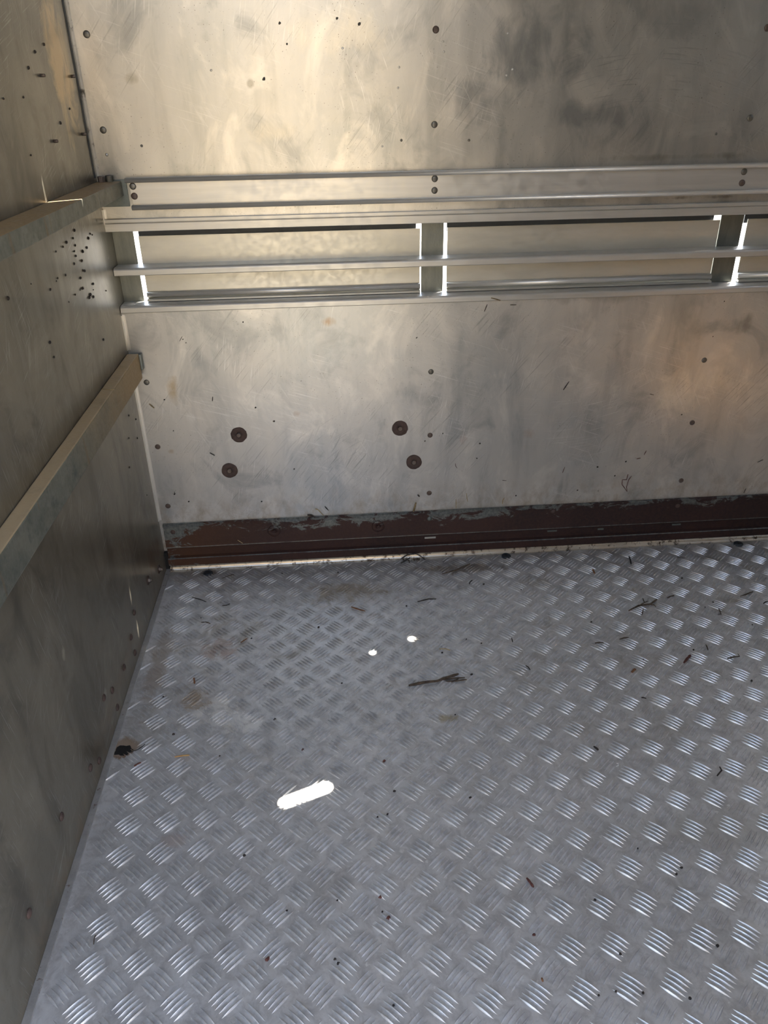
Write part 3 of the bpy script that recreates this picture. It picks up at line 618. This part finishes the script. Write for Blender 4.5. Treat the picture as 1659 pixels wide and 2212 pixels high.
for zt, zb, yb in ((.7734, .7570, .0395), (.6917, .6762, .0395)):
    bm = bmesh.new()
    prof_x(bm, [(yb, zt), (-.0005, zt)] + [(-.0005 - .006 * math.sin(math.radians(a)), zt - .006 + .006 * math.cos(math.radians(a))) for a in (20, 45, 70, 90)] + [(-.0065, zb + .0015), (-.0050, zb), (yb, zb)], .0012, RX1)
    build('slat', bm, 'slat', (0, 0, zb), vent)
# shutters
for x0, x1, xl0, lab in ((.0550, .6745, .0560, 'left'), (.7360, 1.3640, .7360, 'middle'), (1.4290, 2.03, 1.4260, 'right')):
    where = {'left': 'left of the middle post', 'middle': 'between middle and right posts', 'right': 'right of the right post'}[lab]
    bm = bmesh.new(); box(bm, x0, x1, .0400, .0425, .750, .8318, .0004)
    tag(build('vent_shutter', bm, 'shutter', ((x0 + x1) / 2, .04, .75)), 'flat upper aluminium shutter plate of the vent, ' + where, 'shutter', 'upper vent shutters')
    s = empty('bead_shutter', ((x0 + x1) / 2, .04, .66)); tag(s, 'lower aluminium vent shutter with double bead along its foot, ' + where, 'shutter', 'lower vent shutters')
    bm = bmesh.new(); box(bm, x0, x1, .0402, .0425, .665, .7500, .0004)
    build('shutter_plate', bm, 'shutter', s.location, s)
    bm = bmesh.new(); prof_x(bm, [(.0405, .7125)] + [(.0360 - .0055 * math.sin(math.radians(a)), .7060 + .0062 * math.cos(math.radians(a))) for a in range(10, 171, 16)] + [(.0405, .6995)], x0, x1)
    build('bead', bm, 'bead', s.location, s, True)
    bm = bmesh.new(); prof_x(bm, [(.0405, .6985), (.030, .6980), (.028, .6965), (.028, .6930), (.0405, .6925)], x0, x1)
    build('bead', bm, 'shutter', s.location, s)
# rusty kick rail at the foot of the back wall
rail2 = empty('kick_rail', (.01, 0, .014))
tag(rail2, 'rust-brown steel kick rail along the foot of the back wall', 'rail')
XK = .0085
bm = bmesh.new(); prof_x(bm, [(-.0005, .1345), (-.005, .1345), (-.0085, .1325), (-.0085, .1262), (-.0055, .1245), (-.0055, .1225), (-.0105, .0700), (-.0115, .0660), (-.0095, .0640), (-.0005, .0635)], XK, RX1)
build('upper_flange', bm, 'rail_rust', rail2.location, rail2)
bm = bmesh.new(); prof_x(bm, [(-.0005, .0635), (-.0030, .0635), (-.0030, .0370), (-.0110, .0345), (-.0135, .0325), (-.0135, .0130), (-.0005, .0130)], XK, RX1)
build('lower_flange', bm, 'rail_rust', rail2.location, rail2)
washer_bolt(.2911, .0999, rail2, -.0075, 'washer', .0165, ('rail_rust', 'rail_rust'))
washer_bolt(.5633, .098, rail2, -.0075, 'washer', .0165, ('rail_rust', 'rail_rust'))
for x, z, m in ((.0317, .1109, 'rust'), (.699, .1126, 'plate'), (1.0286, .1167, 'rust'), (1.369, .1141, 'rust')):
    bm = bmesh.new(); lathe(bm, DOME(.0062, .003), 14, on_back(x, z, -.0062)); o = build('rivet', bm, m, (x, -.006, z), None, True); o.parent = rail2; o.location = Vector((x, -.006, z)) - rail2.location
for x, z, w in ((.7021, .0530, .015), (1.0331, .0545, .013), (1.1668, .0525, .008), (1.3768, .0545, .012)):
    bm = bmesh.new(); box(bm, x - w, x + w, -.0052, -.0028, z - .0022, z + .0026, .0006)
    o = build('slot_tab', bm, 'plate' if x != .7021 else 'slat', (x, -.004, z)); o.parent = rail2; o.location = Vector((x, -.004, z)) - rail2.location
bm = bmesh.new()
prof_x(bm, [(-.0005, .0130), (-.0140, .0122), (-.0170, .0100), (-.0185, .0060), (-.0205, .0035), (-.0225, .0022), (-.0225, .0002), (-.0005, .0002)], .012, RX1)
tag(build('foot_strip', bm, 'foot_strip', (0, -.01, 0)), 'dirty pale aluminium strip between the rusty rail and the floor', 'strip')

# ================================================================ BARS ON THE LEFT WALL
b1 = empty('wall_bar', (.025, -.02, .919)); tag(b1, 'upper steel bar on the left wall, brown dust and a sun streak on top', 'bar')
bm = bmesh.new(); box(bm, .0006, .050, YF + .02, -.0075, .919, .9474, .0016)
build('bar_body', bm, 'bar_top', b1.location, b1)
for x, y, h in ((.014, -.020, .011), (.028, -.013, .012)):
    bm = bmesh.new(); lathe(bm, [(.0075, .947), (.0075, .947 + h), (.005, .948 + h), (0, .948 + h)], 6 if x < .02 else 14, on_flat(x, y)); build('bolt_head', bm, 'steel' if x < .02 else 'rivet_grey', b1.location, b1)
b2 = empty('wall_bar', (.013, -.02, .53)); tag(b2, 'lower steel bar on the left wall, covered in thick tan dust', 'bar')
bm = bmesh.new(); box(bm, .0006, .0268, YF + .02, -.018, .5300, .5880, .0026)
build('bar_body', bm, 'bar_low', b2.location, b2)
bm = bmesh.new(); box(bm, .004, .0310, -.0175, -.0006, .548, .585, .003)
build('end_bracket', bm, 'plate', b2.location, b2)

# ================================================================ FLOOR FITTINGS
for x, y, lab in ((.1119, -.0400, 'near the left corner'), (.9043, -.0345, 'before the rusty rail middle'), (1.5466, -.0355, 'at the right edge of the picture')):
    p = empty('floor_plug', (x, y, 0)); tag(p, 'round black rubber plug in the tread plate ' + lab, 'plug', 'black rubber plugs in the floor')
    bm = bmesh.new(); lathe(bm, [(.0125, .0001), (.0125, .003), (.0105, .0048), (.004, .0050), (.003, .0040), (0, .0040)], 20, on_flat(x, y)); build('plug_head', bm, 'rubber', (x, y, 0), p, True)
    bm = bmesh.new(); lathe(bm, [(.003, .004), (.003, .0058), (0, .0062)], 10, on_flat(x, y)); build('plug_stem', bm, 'hole', (x, y, 0), p, True)
bm = bmesh.new()
rr = [.0125 * random.uniform(.8, 1.2) for _ in range(18)]
c = bm.verts.new((.0280, -.6485, .0003)); rim = [bm.verts.new((.0280 + rr[i] * 1.25 * math.cos(i * math.pi / 9), -.6485 + rr[i] * math.sin(i * math.pi / 9), .0005)) for i in range(18)]
out = [bm.verts.new((.0280 + (v.co.x - .028) * 1.12, -.6485 + (v.co.y + .6485) * 1.12, .0001)) for v in rim]
for i in range(18): bm.faces.new((c, rim[i], rim[(i + 1) % 18])); bm.faces.new((rim[i], out[i], out[(i + 1) % 18], rim[(i + 1) % 18]))
tag(build('drain_hole', bm, 'hole', (.028, -.6485, 0)), 'small rust-rimmed black hole in the tread plate against the left wall strip', 'hole')

# ================================================================ DEBRIS
def lump(bm, p, r, normal, k=7):
    n = Vector(normal); a = n.orthogonal().normalized(); b = n.cross(a); p = Vector(p); ph = random.random() * 6
    base = [bm.verts.new(p + (a * math.cos(ph + 2 * math.pi * i / k) * 1.25 + b * math.sin(ph + 2 * math.pi * i / k)) * r * random.uniform(.65, 1.1)) for i in range(k)]
    mid = [bm.verts.new(p + (v.co - p) * .7 + n * r * random.uniform(.45, .7)) for v in base]
    bm.faces.new(base[::-1]); t = bm.verts.new(p + n * r * .85)
    for i in range(k): bm.faces.new((base[i], base[(i + 1) % k], mid[(i + 1) % k], mid[i])); bm.faces.new((mid[i], mid[(i + 1) % k], t))
CAT = {'twig': 'twig', 'straw': 'straw', 'leaf': 'leaf', 'hair': 'hair', 'wire': 'wire'}
for name, lab, mat, rad, segs in FLOOR_STICKS:
    bm = bmesh.new(); o = segs[0][0]
    for k, s in enumerate(segs):
        r = rad * (1 if k == 0 else .55)
        z = .0016 + r * (.5 if name == 'leaf' else .95)
        tube(bm, [(x, y, z + (.0008 * (i % 2))) for i, (x, y) in enumerate(s)], r, 7, .35 if name == 'leaf' else 1.)
    tag(build(name, bm, mat, (o[0], o[1], .0015)), lab, CAT[name])
for name, lab, mat, rad, s in WALL_STICKS:
    bm = bmesh.new(); off = -.0095 if min(z for x, z in s) < .131 else -.0006
    tube(bm, [(x, off - rad * .9, max(z, .1352 if off < -.005 else 0)) for x, z in s], rad, 7, .4 if name == 'leaf' else 1., axis=Vector((0, 1, 0)))
    tag(build(name, bm, mat, (s[0][0], off, s[0][1])), lab, CAT[name])
# a few that lie on rails, bars and slats
for name, lab, mat, rad, pts in (
    ('straw', 'brown straw lying across the lower vent slat right of the middle post', 'dark_straw', .0013, [(.833, -.0078, .684), (.855, -.0078, .6775)]),
    ('straw', 'short dark stalk on the sheet just below the lower vent slat', 'black', .001, [(.8205, -.0014, .652), (.826, -.0014, .668)]),
    ('straw', 'level brown straw stuck below the lower vent slat', 'bark', .001, [(.880, -.0014, .665), (.894, -.0014, .6645)]),
    ('straw', 'pale straw lying across the top of the lower wall bar', 'straw', .0008, [(.002, -.255, .5890), (.030, -.262, .5892)]),
    ('straw', 'thin yellow straw stuck to the rusty rail near the left corner', 'straw', .0009, [(.195, -.0125, .081), (.207, -.0135, .071)]),
    ('twig', 'dark twig in the dirt at the foot of the rusty rail, left of its middle', 'black', .0016, [(.620, -.0260, .004), (.640, -.020, .013), (.665, -.018, .016)]),
    ('twig', 'curved black twig hanging over the dirt clump by the white strip', 'black', .0013, [(.655, -.016, .016), (.672, -.022, .010), (.686, -.034, .0035)])):
    bm = bmesh.new(); tube(bm, pts, rad, 7); tag(build(name, bm, mat, pts[0]), lab, name)
bm = bmesh.new()
for k in range(26): lump(bm, (.655 + random.gauss(0, .014), -.0235 - abs(random.gauss(0, .006)), .0012), random.uniform(.0014, .0032), (0, 0, 1), 6)
tag(build('dirt_clump', bm, 'bark', (.655, -.025, 0)), 'crumbly clump of brown dirt and bark at the foot of the rusty rail near the middle', 'dirt', kind='stuff')

def specks(name, pts, place, mat, r0, r1, normal, what, group, marks, words):
    sets = {}
    for p in pts:
        m = min(marks, key=lambda k: (k[0] - p[0]) ** 2 + (k[1] - p[1]) ** 2); dx, dy = p[0] - m[0], p[1] - m[1]
        side = (words[0] if dx < 0 else words[1]) if abs(dx) > abs(dy) else (words[2] if dy < 0 else words[3])
        sets.setdefault(side + ' ' + m[2], []).append((math.hypot(dx, dy), p))
    for where, ps in sets.items():
        for k, (d, p) in enumerate(sorted(ps)):
            bm = bmesh.new(); q = place(*p); lump(bm, q, random.uniform(r0, r1), normal)
            rank = '' if len(ps) == 1 else ('nearest ', 'second nearest ', 'third nearest ', 'fourth nearest ', 'fifth nearest ', 'sixth nearest ', 'seventh nearest ', 'eighth nearest ', 'ninth nearest ', 'tenth nearest ', 'farthest ', 'farthest ')[k]
            tag(build(name, bm, mat, q), what + ' ' + rank + where, 'dirt', group)
FM = [(.65, -.51, 'the twig bundle'), (.615, -.36, 'the right small sun spot'), (.52, -.40, 'the left small sun spot'), (.38, -.785, 'the long sun patch'), (.03, -.65, 'the drain hole'),
      (1.19, -.28, 'the branching twig'), (1.21, -.42, 'the red-brown stick'), (.112, -.04, 'the left floor plug'), (.90, -.035, 'the middle floor plug'), (1.547, -.035, 'the right floor plug'),
      (.76, -.065, 'the long dark twig'), (.70, -.93, 'the lone reddish splinter'), (.87, -.68, 'the short thick splinter'), (1.10, -.75, 'the bent black stalk'), (.30, -.25, 'the red leaf scrap')]
specks('dirt_speck', FLOOR_SPECKS, lambda x, y: (x, y, .0012), 'black', .0016, .0030, (0, 0, 1), 'tiny black floor speck', 'black specks on the floor', FM, ('left of', 'right of', 'below', 'above'))
specks('bark_crumb', FLOOR_CRUMBS, lambda x, y: (x, y, .0012), 'red', .0024, .0040, (0, 0, 1), 'small reddish floor crumb', 'reddish crumbs on the floor', FM, ('left of', 'right of', 'below', 'above'))
WM = [(.228, .37, 'the upper left washer'), (.195, .277, 'the lower left washer'), (.623, .37, 'the upper right washer'), (.658, .276, 'the lower right washer'), (1.3685, .514, 'the top right rivet'),
      (1.3685, .35, 'the middle right rivet'), (1.3685, .187, 'the lowest right rivet'), (.029, .51, 'the end of the lower bar'), (.03, .35, 'the middle left rivet'), (.03, .184, 'the lowest left rivet'),
      (.698, .512, 'the top centre rivet'), (.698, .348, 'the middle centre rivet'), (.698, .186, 'the slotted rivet'), (1.21, .19, 'the wire loop'), (1.02, .46, 'the dark stick'), (.35, .66, 'the left shutters'), (1.0, .66, 'the middle shutters')]
specks('dirt_speck', WALL_SPECKS, lambda x, z: (x, -.0003, z), 'black', .0013, .0026, (0, -1, 0), 'tiny black lower-sheet speck', 'black specks on the lower back wall', WM, ('left of', 'right of', 'below', 'above'))
specks('scuff_spot', UPPER_SPECKS, lambda x, z: (x, -.0003, z), 'rivet_grey', .0020, .0036, (0, -1, 0), 'small dark scuff on the upper sheet', 'scuff spots on the upper back wall', [(.10, 1.01, 'the small left rivet'), (.698, 1.20, 'the top centre rivet'), (.35, 1.12, 'the pale smudge'), (.5, 1.24, 'the picture top')], ('left of', 'right of', 'below', 'above'))
LM = [(-.34, .96, 'the sun streak'), (-.05, .80, 'the end of the slats'), (-.15, .80, 'the reflected glow'), (-.3, .75, 'the upper bar'), (-.23, 1.13, 'the upper studs'), (-.23, 1.03, 'the lower studs'), (-.25, .60, 'the lower bar'), (-.08, .3, 'the corner trim'), (-.1, .5, 'the end of the lower bar'), (-.08, 1.1, 'the corner')]
specks('dirt_speck', LEFT_SPECKS, lambda y, z: (.0003, y, z), 'black', .0014, .0032, (1, 0, 0), 'tiny dark speck on left wall', 'dark specks on the left wall', LM, ('left of', 'right of', 'below', 'above'))
for x, z in DENTS:
    bm = bmesh.new(); lathe(bm, DOME(.0022, .0009), 10, on_back(x, z)); o = build('dimple', bm, 'slat', (x, 0, z), None, True); o.parent = wall_back; o.location = Vector((x, 0, z)) - world_of(wall_back)
for o in (rb, rg): bpy.data.objects.remove(o)

# ================================================================ OUTSIDE
bm = bmesh.new(); box(bm, -30, 30, -30, 30, -.62, -.45)
M['yard'] = plain('pale_gravel_yard', (.125, .116, .098), (.150, .140, .120), .9, 0, 3)
tag(build('ground', bm, 'yard', (0, 0, -.45)), kind='structure')
M['slit_bounce'] = plain('slit_bounce_slab', (.42, .41, .39), (.50, .49, .47), .85, 0, 3)
bm = bmesh.new(); box(bm, -8, 14, .5, 20, -.46, -.43)  # pale slab added outside so the slits show brighter
tag(build('added_pale_apron', bm, 'slit_bounce', (0, .5, -.45)), 'unseen pale slab added beyond the vented wall to brighten its slits', 'reflector')
M['ramp'] = plain('ramp_mat', (.16, .15, .14), (.22, .21, .19), .8, 0, 12)
bm = bmesh.new()  # dark ramp added out of view to hold back the bright ground reflection
A = [bm.verts.new((x, y, z)) for x in (.02, .72) for y, z in ((YF - .01, -.006), (YF - 1.45, -.44), (YF - 1.45, -.45), (YF - .01, -.05))]
for i in range(4): bm.faces.new((A[i], A[(i + 1) % 4], A[4 + (i + 1) % 4], A[4 + i]))
bm.faces.new(A[:4]); bm.faces.new(A[4:])
for k in range(7): box(bm, .05, .69, YF - .2 - .18 * k - .02, YF - .2 - .18 * k + .02, -.07 - .054 * k - .02, -.07 - .054 * k + .02)
tag(build('ramp', bm, 'ramp', (.37, YF, -.45)), 'unseen dark matted ramp added behind the camera to dim the wall reflection', 'ramp')
bm = bmesh.new(); box(bm, -7, 9, -8.4, -8.0, -.45, 3.2, .02)  # ochre wall added out of view for warm reflections in the sheets
M['warm_bounce'] = plain('warm_bounce_render', (.27, .205, .120), (.31, .245, .155), .9, 0, 2)
tag(build('warm_bounce_wall', bm, 'warm_bounce', (0, -8, -.45)), 'unseen ochre wall added across the yard for warm reflections', 'wall')
